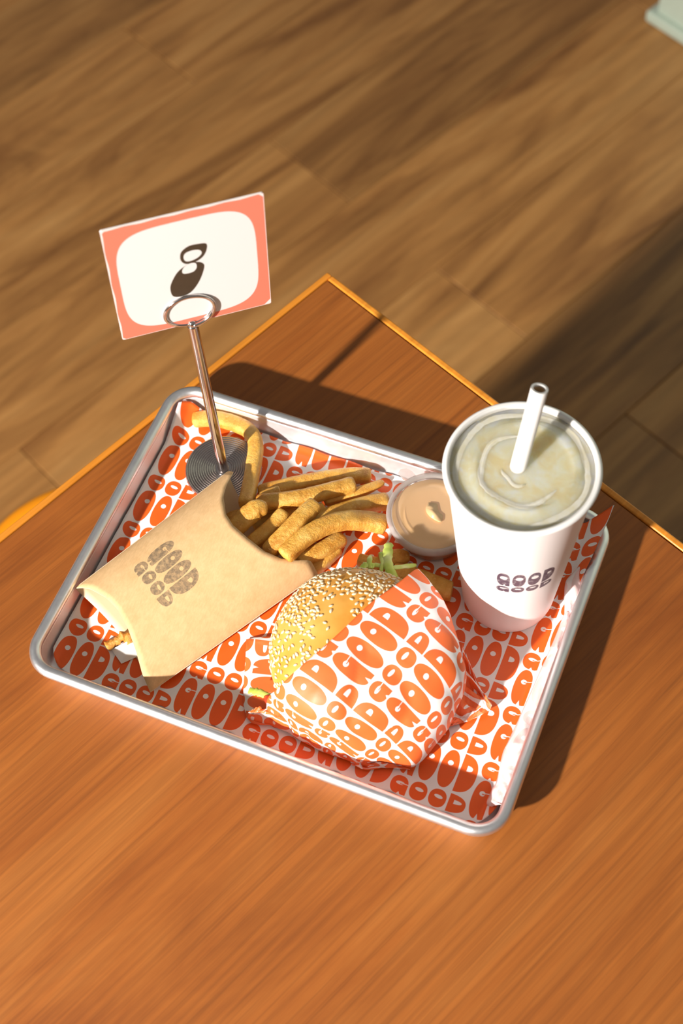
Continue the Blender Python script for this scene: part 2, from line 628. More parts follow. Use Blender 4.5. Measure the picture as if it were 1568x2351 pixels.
def lettuce():
    m, nt, b = new_mat('shredded_lettuce_leaf')
    v = mapped(nt, 'Object')
    n = tnoise(nt, v, 70, 3)
    nt.links.new(ramp(nt, n, [(0.3, (0.42, 0.55, 0.06)), (0.55, (0.60, 0.70, 0.16)), (0.75, (0.80, 0.84, 0.42))]), b.inputs['Base Color'])
    b.inputs['Roughness'].default_value = 0.3
    b.inputs['Subsurface Weight'].default_value = 0.2
    b.inputs['Subsurface Radius'].default_value = (0.002, 0.003, 0.001)
    return m
M_LETTUCE = lettuce()

def clear_plastic(name, tint, opacity, rough=0.12):
    m = bpy.data.materials.new(name)
    m.use_nodes = True
    nt = m.node_tree
    nt.nodes.clear()
    out = nt.nodes.new('ShaderNodeOutputMaterial')
    tr = nt.nodes.new('ShaderNodeBsdfTransparent')
    tr.inputs[0].default_value = (0.97, 0.97, 0.97, 1)
    df = nt.nodes.new('ShaderNodeBsdfDiffuse')
    df.inputs[0].default_value = (*tint, 1)
    gl = nt.nodes.new('ShaderNodeBsdfGlossy')
    gl.inputs['Roughness'].default_value = rough
    v = mapped(nt, 'Object')
    n = tnoise(nt, v, 120, 3)
    mr = nt.nodes.new('ShaderNodeMapRange')
    mr.inputs['To Min'].default_value = opacity * 0.8
    mr.inputs['To Max'].default_value = opacity * 1.2
    nt.links.new(n, mr.inputs['Value'])
    m1 = nt.nodes.new('ShaderNodeMixShader')
    nt.links.new(mr.outputs[0], m1.inputs[0])
    tl = nt.nodes.new('ShaderNodeBsdfTranslucent')
    tl.inputs[0].default_value = (*tint, 1)
    m0 = nt.nodes.new('ShaderNodeMixShader')
    m0.inputs[0].default_value = 0.5
    nt.links.new(df.outputs[0], m0.inputs[1])
    nt.links.new(tl.outputs[0], m0.inputs[2])
    nt.links.new(tr.outputs[0], m1.inputs[1])
    nt.links.new(m0.outputs[0], m1.inputs[2])
    fr = nt.nodes.new('ShaderNodeFresnel')
    fr.inputs[0].default_value = 1.3
    half = nt.nodes.new('ShaderNodeMath')
    half.operation = 'MULTIPLY'
    half.inputs[1].default_value = 0.22
    nt.links.new(fr.outputs[0], half.inputs[0])
    m2 = nt.nodes.new('ShaderNodeMixShader')
    nt.links.new(half.outputs[0], m2.inputs[0])
    nt.links.new(m1.outputs[0], m2.inputs[1])
    nt.links.new(gl.outputs[0], m2.inputs[2])
    nt.links.new(m2.outputs[0], out.inputs[0])
    return m
M_LID = clear_plastic('clear_drink_lid', (0.9, 0.88, 0.82), 0.05)
M_PORTION = clear_plastic('translucent_portion_cup', (0.94, 0.84, 0.78), 0.09, 0.2)
M_PORTION_RIM = clear_plastic('cloudy_lid_rim', (0.96, 0.89, 0.86), 0.42, 0.2)

def drink_mat():
    m, nt, b = new_mat('cloudy_lemonade')
    v = mapped(nt, 'Object')
    n = tnoise(nt, v, 55, 5, 0.6, 0.8)
    f = tnoise(nt, v, 260, 3, 0.6, 0.2)
    col = ramp(nt, n, [(0.36, (0.90, 0.76, 0.43)), (0.50, (0.95, 0.85, 0.58)), (0.62, (0.97, 0.93, 0.80))])
    foam = ramp(nt, f, [(0.55, (0, 0, 0)), (0.72, (0.6, 0.6, 0.6))])
    nt.links.new(mixc(nt, foam, col, (0.97, 0.94, 0.84)), b.inputs['Base Color'])
    b.inputs['Subsurface Weight'].default_value = 1.0
    b.inputs['Subsurface Radius'].default_value = (0.016, 0.014, 0.009)
    b.inputs['Subsurface Scale'].default_value = 1.0
    b.inputs['Roughness'].default_value = 0.25
    bump(nt, b, f, 0.15, 0.0008)
    return m
M_DRINK = drink_mat()
M_SAUCE = plain('pink_burger_sauce', (0.95, 0.60, 0.29), 0.35)
M_SAUCE2 = plain('sauce_smear', (0.93, 0.64, 0.32), 0.35)

# ------------------------------------------------------------------ floor of oak planks
FLOOR_Z = -0.75
ANG = math.radians(65.4)
floor_bm = box_mesh(-3.4, 3.4, -3.0, 4.2, FLOOR_Z - 0.05, FLOOR_Z - 0.008)
M_SUB = plain('dark_subfloor', (0.05, 0.028, 0.014), 0.8)
floor = struct(put('floor', floor_bm, M_SUB, smooth=False), 'brown oak plank floor')
PW, PL, GAP = 0.1775, 1.22, 0.0009
plank_mesh = box_mesh(0, PL - GAP, 0, PW - GAP, -0.008, 0.0, 0.0012, 1)
plank_mesh.materials.append(M_FLOOR)
ca, sa = math.cos(ANG), math.sin(ANG)
for k in range(-12, 13):
    w0 = -0.765 + PW * k               # coordinate across the boards (to the right)
    off = 0.707 if k % 2 == 1 else 0.707 + PL * 0.5
    for j in range(-3, 4):
        d0 = off + PL * j
        if d0 + PL < -1.2 or d0 > 3.6:
            continue
        # boards run along (ca, sa); across direction is (sa, -ca)
        o = bpy.data.objects.new('plank', plank_mesh)
        COL.objects.link(o)
        o.parent = floor
        bx = d0 * ca + (w0 + PW) * sa
        by = d0 * sa - (w0 + PW) * ca
        o.location = (bx, by, FLOOR_Z)
        o.rotation_euler = (0, 0, ANG)

# ------------------------------------------------------------------ wall corner with skirting, far right
WA = math.radians(-25.6)
def wall_xf(o):
    o.location = (-0.1035, 1.4705, FLOOR_Z)
    o.rotation_euler = (0, 0, WA)
wall = struct(put('wall_back', box_mesh(0.013, 1.6, 0.011, 0.9, 0.0, 2.4, 0.003), M_WALL, smooth=False), 'pale green painted wall corner')
wall_xf(wall)
skirt = struct(put('baseboard_back', box_mesh(0.0, 1.6, 0.0, 0.9, 0.0, 0.020, 0.004), M_WALL, smooth=False), 'pale green skirting step at foot of wall corner')
wall_xf(skirt)

# ------------------------------------------------------------------ table
TA = math.atan2(-0.9196, -0.3928)            # direction of the left edge, from the far corner
table = thing('cafe_table', 'square orange-brown wooden cafe table with brighter orange edge strip under the tray', 'table', (-0.1076, 0.2664, FLOOR_Z))
table.rotation_euler = (0, 0, TA)
TS, LIP, TH = 0.78, 0.0052, 0.028
def tpart(name, me, mat, smooth=False):
    o = put(name, me, mat, table, smooth)
    o.location = (0, 0, -FLOOR_Z)
    return o
tpart('tabletop', box_mesh(LIP + .0009, TS - LIP - .0009, LIP + .0009, TS - LIP - .0009, -TH, 0, 0.0005, 1), M_VENEER)
tpart('edge_band', box_mesh(0, TS, 0, LIP, -TH, 0.0004, 0.0014, 3), M_BAND)
tpart('edge_band', box_mesh(0, LIP, LIP, TS - LIP, -TH, 0.0004, 0.0014, 3), M_BAND)
tpart('edge_band', box_mesh(0, TS, TS - LIP, TS, -TH, 0.0004, 0.0014, 3), M_BAND)
tpart('edge_band', box_mesh(TS - LIP, TS, LIP, TS - LIP, -TH, 0.0004, 0.0014, 3), M_BAND)
tpart('pedestal', lathe([(0, -0.028), (0.12, -0.028), (0.12, -0.034), (0.04, -0.045), (0.035, -0.06), (0.035, -0.70), (0.05, -0.715), (0.24, -0.738), (0.25, -0.75), (0, -0.75)], 48, TS / 2, TS / 2), M_STEEL, True)

# ------------------------------------------------------------------ stool tucked at the left
stool = thing('stool', 'low round bright orange stool showing past the left edge of the table', 'stool', (-0.3490, 0.1390, FLOOR_Z))
put('seat', lathe([(0, 0.30), (0.112, 0.30), (0.122, 0.2975), (0.128, 0.291), (0.130, 0.282), (0.128, 0.273), (0.120, 0.268), (0, 0.268)], 72), M_ORANGE, stool)
for k in range(4):
    a = math.radians(45 + 90 * k)
    top, bot = np.array([0.075 * math.cos(a), 0.075 * math.sin(a), 0.275]), np.array([0.115 * math.cos(a), 0.115 * math.sin(a), 0.0])
    v, f = tube([top, (top + bot) / 2, bot], 0.011, 14)
    put('leg', mesh_of(v, f), M_ORANGE, stool)
v, f = tube([(0.0955 * math.cos(t), 0.0955 * math.sin(t), 0.13) for t in np.linspace(0, 2 * math.pi, 40, endpoint=False)], 0.006, 10, closed=True)
put('foot_ring', mesh_of(v, f), M_ORANGE, stool)

# ------------------------------------------------------------------ sheet pan
def rrect(hx, hy, r, n=10):
    out = []
    for cx, cy, a0 in ((hx - r, hy - r, 0), (-hx + r, hy - r, 90), (-hx + r, -hy + r, 180), (hx - r, -hy + r, 270)):
        for k in range(n + 1):
            a = math.radians(a0 + 90 * k / n)
            out.append((cx + r * math.cos(a), cy + r * math.sin(a)))
    return out

def loops_mesh(loops, cap_first=True, cap_last=False, closed=False):
    verts, faces = [], []
    n = len(loops[0])
    for lp in loops:
        verts += lp
    L = len(loops)
    for i in range(L if closed else L - 1):
        i2 = (i + 1) % L
        for k in range(n):
            k2 = (k + 1) % n
            faces.append((i * n + k, i * n + k2, i2 * n + k2, i2 * n + k))
    if cap_first:
        faces.append(tuple(range(n))[::-1])
    if cap_last:
        faces.append(tuple((L - 1) * n + k for k in range(n)))
    bm = bmesh.new()
    bv = [bm.verts.new(v) for v in verts]
    for q in faces:
        bm.faces.new([bv[t] for t in q])
    return bm_mesh(bm)

HX, HY, BR = 0.1643, 0.1206, 0.0040
tray = thing('sheet_pan', 'shallow silver aluminium tray with rolled rim on the table', 'tray')
prof = []   # (inset from outer edge, z, corner radius) inner face down then underside back up
cr = 0.0225
def lvl(inset, z):
    return [(x, y, z) for x, y in rrect(HX - inset, HY - inset, max(cr - inset, 0.004) if inset < 0.013 else 0.0145)]
inner = [lvl(.0116, .0012), lvl(.0105, .0014), lvl(.0095, .0024), lvl(.0088, .0042), lvl(.0072, .0170), lvl(.0066, .0200)]
outer = [lvl(.0056, .0198), lvl(.0062, .0170), lvl(.0078, .0040), lvl(.0090, .0018), lvl(.0106, .0004), lvl(.0118, .0)]
flat = [(x, y, .0012) for x, y in rrect(HX - .0150, HY - .0150, .012)]
flatb = [(x, y, .0) for x, y in rrect(HX - .0150, HY - .0150, .012)]
put('pan_body', loops_mesh([flat] + inner + outer + [flatb], True, True), M_ALU_PAN, tray)
bead = []
for k in range(14):
    a = 2 * math.pi * k / 14
    ins = BR - BR * math.cos(a)
    bead.append([(x, y, 0.0214 + BR * math.sin(a)) for x, y in rrect(HX - ins, HY - ins, cr - ins, 12)])
put('rolled_rim', loops_mesh(bead, False, False, True), M_ALU, tray)

# ------------------------------------------------------------------ printed liner sheet
def liner_z(x, y):
    z = np.full_like(x, 0.0023)
    z += 0.00035 * noise2(x, y, 3, 3, 38)
    left = np.clip(-0.1480 - x, 0, None)
    z += 0.85 * left * np.clip(left / 0.003, 0, 1)
    top = np.clip(y - 0.1055, 0, None)
    z += 0.5 * top
    right = np.clip(x - 0.1445, 0, None)
    z += 1.0 * right * np.clip(right / 0.004, 0, 1)
    d = (x - 0.128) * 0.55 + (y - 0.062) * 0.835
    z += 0.0285 * (np.clip(d, 0, None) / 0.0585) ** 1.5
    # lifted top-left corner with a crease
    e = (-x - 0.138) * 0.8 + (y - 0.098) * 0.6
    z += 0.9 * np.clip(e, 0, None)
    return z

NXL, NYL = 200, 130
ROT = 0.014
def y_low(x):
    e = -0.1068 + 0.0010 * math.sin(x * 160) + 0.0006 * math.sin(x * 510)
    for cx, sx_ in ((-0.1375, -1), (0.1365, 1)):
        d = (x - cx) * sx_
        if d > 0:
            e = max(e, -0.0895 - math.sqrt(max(0.0178 ** 2 - min(d, 0.0178) ** 2, 0)))
    return e
def y_high(x):
    if x > 0.118:
        return 0.1098 + (0.1121 - 0.1098) * min(1, (x - 0.118) / 0.042) - 0.0035 * math.sin(math.pi * min(1, (x - 0.118) / 0.042))
    e = 0.1098 + 0.0004 * math.sin(x * 190)
    if x < -0.139:
        e = min(e, 0.0945 + math.sqrt(max(0.0175 ** 2 - (x + 0.139) ** 2, 0)))
    return e
verts, uvs, faces = [], [], []
for i in range(NYL):
    v_ = i / (NYL - 1)
    for j in range(NXL):
        u_ = j / (NXL - 1)
        xr = 0.1535 + 0.0074 * np.clip((v_ - 0.76) / 0.24, 0, 1) ** 0.8
        x = -0.1543 + (xr + 0.1543) * u_
        lo, hi = y_low(x), y_high(x)
        y = lo + (hi - lo) * v_
        verts.append((x, y, 0.0))
        uvs.append((x + 0.1661, y - ROT * x - 0.0148))
for i in range(NYL - 1):
    for j in range(NXL - 1):
        faces.append((i * NXL + j, i * NXL + j + 1, (i + 1) * NXL + j + 1, (i + 1) * NXL + j))
va = np.array(verts)
va[:, 2] = liner_z(va[:, 0], va[:, 1])
me = mesh_of(va, faces, uvs)
liner = put('tray_liner', me, M_LINER)
tag(liner, 'white greaseproof sheet printed with red-orange lettering lining the tray', 'paper')
sol = liner.modifiers.new('thickness', 'SOLIDIFY')
sol.thickness = 0.00012
sol.offset = 1

# folded-over strip along the right wall, showing the unprinted back
EDGE = [(0.1500, -0.0945, 0.0062), (0.1466, -0.0922, 0.006), (0.1467, -0.0837, 0.006), (0.1476, -0.0757, 0.006), (0.1454, -0.0589, 0.007), (0.1463, -0.0459, 0.007), (0.148, -0.0219, 0.007), (0.1498, 0.0059, 0.008), (0.1508, 0.0206, 0.009), (0.1516, 0.0431, 0.011), (0.1512, 0.0476, 0.012), (0.1464, 0.0624, 0.0145), (0.1466, 0.0704, 0.0155), (0.1530, 0.0835, 0.018), (0.1560, 0.088, 0.019)]
ep = catmull(EDGE, 6)
verts, uvs, faces = [], [], []
NS = 9
for i, p in enumerate(ep):
    t = i / (len(ep) - 1)
    q = np.array([0.1566 + 0.0006 * math.sin(i * .9), p[1] + 0.001, 0.0155 + 0.003 * math.sin(i * 0.31) * (t > .3)])
    for k in range(NS):
        s = k / (NS - 1)
        r = p * (1 - s) + q * s
        r[2] += 0.0035 * math.sin(math.pi * s) + 0.0006 * math.sin(i * 1.1 + k)
        verts.append(tuple(r))
        uvs.append((0.30 - r[0] * 1.0, r[1] - 0.0148))
for i in range(len(ep) - 1):
    for k in range(NS - 1):
        faces.append((i * NS + k, i * NS + k + 1, (i + 1) * NS + k + 1, (i + 1) * NS + k))
fe = put('folded_edge', mesh_of(verts, faces, uvs), M_LINER_BACK, liner)
fe['label'] = 'folded-over strip showing the paler unprinted back of the sheet'
sol = fe.modifiers.new('thickness', 'SOLIDIFY')
sol.thickness = 0.00012

# ------------------------------------------------------------------ number stand
PX, PY = -0.1070, 0.0724
stand = thing('number_stand', 'chrome table-number stand with grooved round base and ring clip', 'number stand', (PX, PY, 0.0025))
pr = [(0.0, 0.0), (0.0268, 0.0), (0.0272, 0.0006), (0.0272, 0.0030), (0.0266, 0.0040)]
r = 0.0262
while r > 0.0055:
    pr += [(r, 0.0042), (r - 0.0003, 0.00425), (r - 0.0006, 0.0041), (r - 0.0009, 0.0036), (r - 0.0012, 0.0035), (r - 0.0014, 0.0037)]
    r -= 0.0016
pr += [(0.0, 0.0041)]
def base_mat():
    m, nt, b = new_mat('grooved_nickel')
    v = mapped(nt, 'Object')
    f = tnoise(nt, v, 300, 3)
    nt.links.new(mixc(nt, f, (0.46, 0.41, 0.40), (0.58, 0.53, 0.51)), b.inputs['Base Color'])
    b.inputs['Metallic'].default_value = 1.0
    b.inputs['Roughness'].default_value = 0.24
    return m
bs = put('base', lathe(pr, 96), base_mat(), stand)
sharp(bs, 30)
put('pole', lathe([(0, 0.0040), (0.0039, 0.0040), (0.0039, 0.0052), (0.0035, 0.0058), (0.0035, 0.1675), (0.0030, 0.1690), (0, 0.1692)], 32), M_CHROME, stand)
eu = np.array([0.7684, 0.6400, 0.0])     # along the card
en = np.array([0.6400, -0.7684, 0.0])    # towards the camera
wire = []
for k in range(97):
    t = k / 96
    a = -math.pi / 2 + 2 * math.pi * 2.0 * t
    wire.append(eu * 0.0152 * math.cos(a) + np.array([0, 0, 0.1692 + 0.0136]) + np.array([0, 0, 0.0132 * math.sin(a)]) + en * (0.0042 * (0.5 - t)))
v, f = tube(wire, 0.0013, 10)
put('ring_clip', mesh_of(v, f), M_CHROME, stand)
v, f = tube([(0, 0, 0.1665), (0, 0, 0.1705), (0, 0, 0.1725)], [0.0026, 0.0030, 0.0016], 14)
put('ferrule', mesh_of(v, f), M_CHROME, stand)

# the card held in the ring
CP = np.array([[-0.1373, 0.0478, 0.2707], [-0.0657, 0.1074, 0.2667], [-0.0687, 0.1045, 0.1709], [-0.1403, 0.0449, 0.1749]])
ctr = CP.mean(0)
u = (CP[1] - CP[0] + CP[2] - CP[3]) / 2
vv = (CP[0] - CP[3] + CP[1] - CP[2]) / 2
cw, chh = np.linalg.norm(u), np.linalg.norm(vv)
u, vv = u / cw, vv / chh
nn = np.cross(u, vv)
if nn @ en < 0:
    nn = -nn
card = thing('number_card', 'coral-bordered square card with a black figure 8 held in the ring clip', 'card', tuple(ctr))
def slab(hw, hh, r, off, th):
    pts = rrect(hw, hh, r, 4)
    loops = []
    for o_ in (off + th / 2, off - th / 2):
        loops.append([tuple(u * a + vv * b + nn * o_) for a, b in pts])
    return loops
me = loops_mesh(slab(cw / 2, chh / 2, 0.0012, 0, 0.0010), True, True)
put('card_board', me, M_CARD_EDGE, card, smooth=False)
pts = rrect(cw / 2, chh / 2, 0.0012, 4)
me = mesh_of([tuple(u * a + vv * b + nn * 0.00056) for a, b in pts], [tuple(range(len(pts)))], [(a / cw + 0.5, b / chh + 0.5) for a, b in pts])
put('printed_face', me, M_CARD, card, smooth=False)

# ------------------------------------------------------------------ fries carton
L0, L1 = np.array([-0.1558, -0.0556, 0.0195]), np.array([-0.0988, 0.0649, 0.0170])
R0, R1 = np.array([-0.0806, -0.1006, 0.0065]), np.array([-0.0107, 0.0154, 0.0120])
def front(s, t):
    p = (L0 + (L1 - L0) * t) * (1 - s) + (R0 + (R1 - R0) * t) * s
    return p + np.array([0, 0, (0.012 + 0.015 * t) * max(4 * s * (1 - s), 0) ** 0.8])
def back(s, t):
    p = (L0 + (L1 - L0) * t) * (1 - s) + (R0 + (R1 - R0) * t) * s
    return p - np.array([0, 0, (p[2] - 0.0033) * max(4 * s * (1 - s), 0) ** 0.55])
SB = [(0, 0), (.05, .028), (.1047, .051), (.2702, .0862), (.4092, .0964), (.5669, .0823), (.7337, .0518), (.8847, .0149), (1, 0)]
ST = [(0, 1.0), (.08, 1.0), (.112, .965), (.147, .9206), (.2251, .8576), (.3604, .8025), (.4713, .7902), (.6012, .805), (.7389, .8324), (.8351, .881), (.8883, .9344), (.922, .985), (.94, 1.0), (1, 1.0)]
def itp(tab, s):
    return float(np.interp(s, [a for a, _ in tab], [b for _, b in tab]))
def panel(fn, tb, tt, ns=56, nt_=26):
    verts, uvs, faces = [], [], []
    for j in range(ns + 1):
        s = 0.5 - 0.5 * math.cos(math.pi * j / ns)
        a, b = tb(s), tt(s)
        for k in range(nt_ + 1):
            t = a + (b - a) * k / nt_
            verts.append(fn(s, t))
            uvs.append((s, t))
    for j in range(ns):
        for k in range(nt_):
            faces.append((j * (nt_ + 1) + k, (j + 1) * (nt_ + 1) + k, (j + 1) * (nt_ + 1) + k + 1, j * (nt_ + 1) + k + 1))
    return mesh_of(verts, faces, uvs)
carton = thing('fries_carton', 'brown kraft paper scoop of fries with grey stamped lettering', 'fries carton', (0, 0, 0))
fp = put('front_panel', panel(front, lambda s: itp(SB, s), lambda s: itp(ST, s)), M_KRAFT, carton)
fp.data.materials.append(M_CREAM)
sol = fp.modifiers.new('board', 'SOLIDIFY')
sol.thickness = 0.0006
sol.offset = -1
sol.material_offset = 1
sol.material_offset_rim = 1
bp = put('back_panel', panel(back, lambda s: 0.055 * (4 * s * (1 - s)) ** 0.8, lambda s: 1.0 - 0.05 * (4 * s * (1 - s))), M_CREAM, carton)
bp.data.materials.append(M_CREAM)
sol = bp.modifiers.new('board', 'SOLIDIFY')
sol.thickness = 0.0005
sol.offset = -1

# ------------------------------------------------------------------ fries
FRIES = [
 ('bent', .0048, [(-0.1439, 0.1005, 0.0085), (-0.1306, 0.1053, 0.0105), (-0.1153, 0.1066, 0.0115), (-0.1002, 0.1036, 0.0125), (-0.0909, 0.0942, 0.013), (-0.0846, 0.0757, 0.014), (-0.0796, 0.0581, 0.016), (-0.0751, 0.0423, 0.02)],
  'sharply bent fry lying over the stand base behind the pole'),
 ('a', .0049, [(-0.0738, 0.0587, 0.012), (-0.0504, 0.0759, 0.0115), (-0.0259, 0.0927, 0.01), (-0.006, 0.1019, 0.0085)],
  'long straight fry farthest back of the heap beside the tray wall'),
 ('b', .0050, [(-0.0691, 0.0461, 0.021), (-0.0432, 0.0606, 0.0205), (-0.0248, 0.0759, 0.0185), (-0.0122, 0.0871, 0.0165)],
  'long thick fry lying in front of the farthest one'),
 ('c', .0034, [(-0.0286, 0.0689, 0.012), (-0.0099, 0.0838, 0.011), (0.0039, 0.1006, 0.008)],
  'thin fry with a pointed brown tip under the long thick fry'),
 ('d', .0032, [(-0.0687, 0.0527, 0.0185), (-0.0636, 0.0583, 0.0185), (-0.0581, 0.0629, 0.0175)],
  'tiny crisp sliver wedged between the two long back fries'),
 ('e', .0058, [(-0.0742, 0.019, 0.024), (-0.0689, 0.0303, 0.027), (-0.0637, 0.0386, 0.0285), (-0.0572, 0.0414, 0.0285)],
  'short fat fry with a pale tip at the left of the carton mouth'),
 ('f', .0048, [(-0.0602, 0.0163, 0.018), (-0.052, 0.0319, 0.02), (-0.0474, 0.0475, 0.02)],
  'slim fry leaning out of the carton mouth beside the short fat one'),
 ('g', .0053, [(-0.0453, 0.0116, 0.0235), (-0.0369, 0.0326, 0.027), (-0.0322, 0.0471, 0.0275), (-0.0285, 0.0578, 0.026)],
  'plump fry pointing up out of the middle of the carton mouth'),
 ('h', .0034, [(-0.0336, 0.0487, 0.017), (-0.0289, 0.0567, 0.017), (-0.0248, 0.0623, 0.0165)],
  'small fry tip peeking out behind the plump middle fry'),
 ('i', .0053, [(-0.0327, 0.0409, 0.016), (-0.0182, 0.0594, 0.015), (-0.0006, 0.0761, 0.0125), (0.0131, 0.0862, 0.01)],
  'long fry whose end runs behind the sauce cup lid'),
 ('j', .0058, [(-0.0329, 0.0114, 0.027), (-0.0258, 0.0294, 0.0275), (-0.0171, 0.0432, 0.026), (-0.0061, 0.0546, 0.0225), (0.0071, 0.0626, 0.0165), (0.0190, 0.0664, 0.0125)],
  'big curved salty fry arching from the carton to the sauce cup'),
 ('k', .0050, [(-0.0263, 0.0161, 0.016), (-0.0135, 0.0328, 0.014), (-0.0057, 0.0485, 0.0095)],
  'shaded fry lying beneath the big curved one'),
 ('l', .0048, [(-0.0181, 0.0142, 0.0085), (-0.0116, 0.0291, 0.008), (-0.0066, 0.0412, 0.0078)],
  'lowest shaded fry beside the right corner of the carton'),
 ('m', .0042, [(-0.0851, 0.0276, 0.012), (-0.0802, 0.0351, 0.013), (-0.0746, 0.0387, 0.013)],
  'fry end deep inside the left corner of the carton mouth'),
 ('n', .0046, [(-0.0665, 0.0334, 0.011), (-0.0553, 0.0436, 0.0115), (-0.0435, 0.0558, 0.0115)],
  'dark fry in the shade under the short fat one'),
 ('o', .0046, [(-0.0657, 0.0468, 0.0125), (-0.055, 0.0525, 0.014), (-0.0393, 0.0616, 0.013)],
  'fry in shadow directly below the long thick fry'),
 ('p', .0038, [(0.0093, 0.0373, 0.008), (0.0176, 0.0379, 0.0075), (0.0264, 0.0395, 0.0075)],
  'small loose fry end left of the lettuce shreds'),
 ('q', .0048, [(0.0227, 0.041, 0.0082), (0.0321, 0.0467, 0.0082), (0.0417, 0.0515, 0.0078)],
  'loose fry lying half under the sauce cup beside the lettuce'),
 ('r', .0056, [(0.0355, 0.0348, 0.0105), (0.0462, 0.037, 0.0095), (0.0606, 0.0368, 0.009), (0.0736, 0.0358, 0.009), (0.0775, 0.0362, 0.009)],
  'thick loose fry between the burger wrap and the drink cup'),
]
for n_i, (key, rad, pts, lab) in enumerate(FRIES):
    rng = np.random.default_rng(100 + n_i)
    P = catmull(pts, 7)
    m = len(P)
    t = np.linspace(0, 1, m)
    rr = rad * 1.10 * (1 + 0.035 * np.sin(t * 4 + n_i) + 0.012 * rng.normal(size=m))
    L = np.linalg.norm(np.diff(P, axis=0), axis=1).sum()
    endz = np.clip(np.minimum(t, 1 - t) * L / (rad * 0.4), 0, 1)
    rr = rr * (0.86 + 0.14 * endz ** 0.5)
    if key in 'ceq':
        rr = rr * (1 - 0.45 * np.clip((t - 0.6) / 0.4, 0, 1) ** 1.5)
    o_ = P.mean(0)
    v, f = tube(P - o_, rr, 16, power=5.0, jitter=0.016, rng=rng, spin=math.radians(rng.uniform(0, 90)), squash=(1.0, 0.92))
    o = put('french_fry', mesh_of(v, f), M_FRY)
    o.location = tuple(o_)
    sub = o.modifiers.new('smooth', 'SUBSURF')
    sub.levels = 1
    sub.render_levels = 1
    tag(o, lab, 'fry', 'french fries')

# crisp crumb and paper tip under the carton's lower end
def lump(pts, rad, seed):
    rng = np.random.default_rng(seed)
    P = catmull(pts, 6)
    rr = rad * (0.7 + 0.5 * rng.random(len(P)))
    o_ = P.mean(0)
    v, f = tube(P - o_, rr, 12, jitter=0.15, rng=rng)
    return mesh_of(v, f), o_
me, o_ = lump([(-0.1222, -0.0814, 0.005), (-0.1168, -0.0748, 0.0065), (-0.1122, -0.0700, 0.0075), (-0.1068, -0.0737, 0.007)], 0.0034, 5)
o = put('crisp_crumb', me, M_CRISP)
o.location = tuple(o_)
tag(o, 'golden crisp fragment poking out below the lower end of the carton', 'crumb')
SC = np.array([(-0.1190, -0.0815, 0.0034), (-0.1082, -0.0883, 0.0036), (-0.0980, -0.0775, 0.0042), (-0.1015, -0.0715, 0.0062), (-0.1099, -0.0748, 0.0092)])
o_ = SC.mean(0)
bm = bmesh.new()
top = [bm.verts.new(p - o_) for p in SC]
low = [bm.verts.new(p - o_ - np.array([0, 0, .0004])) for p in SC]
c_ = bm.verts.new((0, 0, 0.0012))
for k in range(5):
    k2 = (k + 1) % 5
    bm.faces.new([top[k], top[k2], c_])
    bm.faces.new([top[k2], top[k], low[k], low[k2]])
bm.faces.new(low[::-1])
o = put('paper_scrap', bm_mesh(bm), M_NAPKIN, smooth=False)
o.location = tuple(o_)
tag(o, 'small folded white paper corner poking from under the lower end of the carton', 'paper scrap')

# ------------------------------------------------------------------ burger
BC = np.array([0.0404, -0.0380])
burger = thing('burger', 'sesame-seed burger lying half inside the printed wrap', 'burger', (BC[0], BC[1], 0.0046))
bz = 0.0046
R_, H_, ZC, SQ = 0.0562, 0.0355, 0.032 - bz, 0.8
prof = []
for k in range(15):
    a = math.radians(90 * k / 14)
    prof.append((R_ * math.sin(a) ** SQ, ZC + H_ * max(math.cos(a), 0) ** SQ))
prof += [(R_ * 0.992, ZC - 0.003), (R_ * 0.955, ZC - 0.0055), (R_ * 0.86, ZC - 0.006), (0, ZC - 0.0055)]
bun = put('bun_top', lathe(prof, 96), M_BUN, burger)
for v_ in bun.data.vertices:
    a = math.atan2(v_.co.y, v_.co.x)
    k = 1 + 0.010 * math.sin(3 * a + 0.6) + 0.008 * math.sin(5 * a + 2)
    v_.co.x *= k
    v_.co.y *= k
    v_.co.z += 0.0011 * float(noise2(v_.co.x + .2, v_.co.y + .2, 5, 2, 45))
# seeds: one joined part, far too small to pick apart
sv, sf = [], []
seed_v, seed_f = tube([(-1, 0, 0), (-0.55, 0, 0.0), (0.1, 0, 0), (0.7, 0, 0), (1.0, 0, 0)], [0.22, 0.52, 0.66, 0.42, 0.06], 6)
seed_v = np.array(seed_v)
rs = np.random.default_rng(21)
pts = []
tries = 0
while len(pts) < 700 and tries < 70000:
    tries += 1
    a = rs.uniform(0, 2 * math.pi)
    ph = math.acos(rs.uniform(0.10, 1.0))
    p = np.array([R_ * math.sin(ph) ** SQ * math.cos(a), R_ * math.sin(ph) ** SQ * math.sin(a), H_ * math.cos(ph) ** SQ])
    # only where the wrap leaves the crust bare (and a little under it)
    dn = (p[0] - 0.006) * 0.80 - (p[1] - 0.004) * 0.60
    if dn > 0.014:
        continue
    dens = 0.30 + 0.5 * (noise2(np.array([p[0] + .3]), np.array([p[1] + .3]), 9, 2, 60)[0] > -0.05)
    if p[1] > 0.022 and p[0] > -0.016:
        dens = 1.4
    if ph < 0.45 and p[1] > 0.0:
        dens *= 0.45
    if rs.random() > dens:
        continue
    mind = 0.0019 if dens > 1 else 0.0021
    if any((p[0] - q[0]) ** 2 + (p[1] - q[1]) ** 2 + (p[2] - q[2]) ** 2 < mind ** 2 for q in pts):
        continue
    pts.append(p)
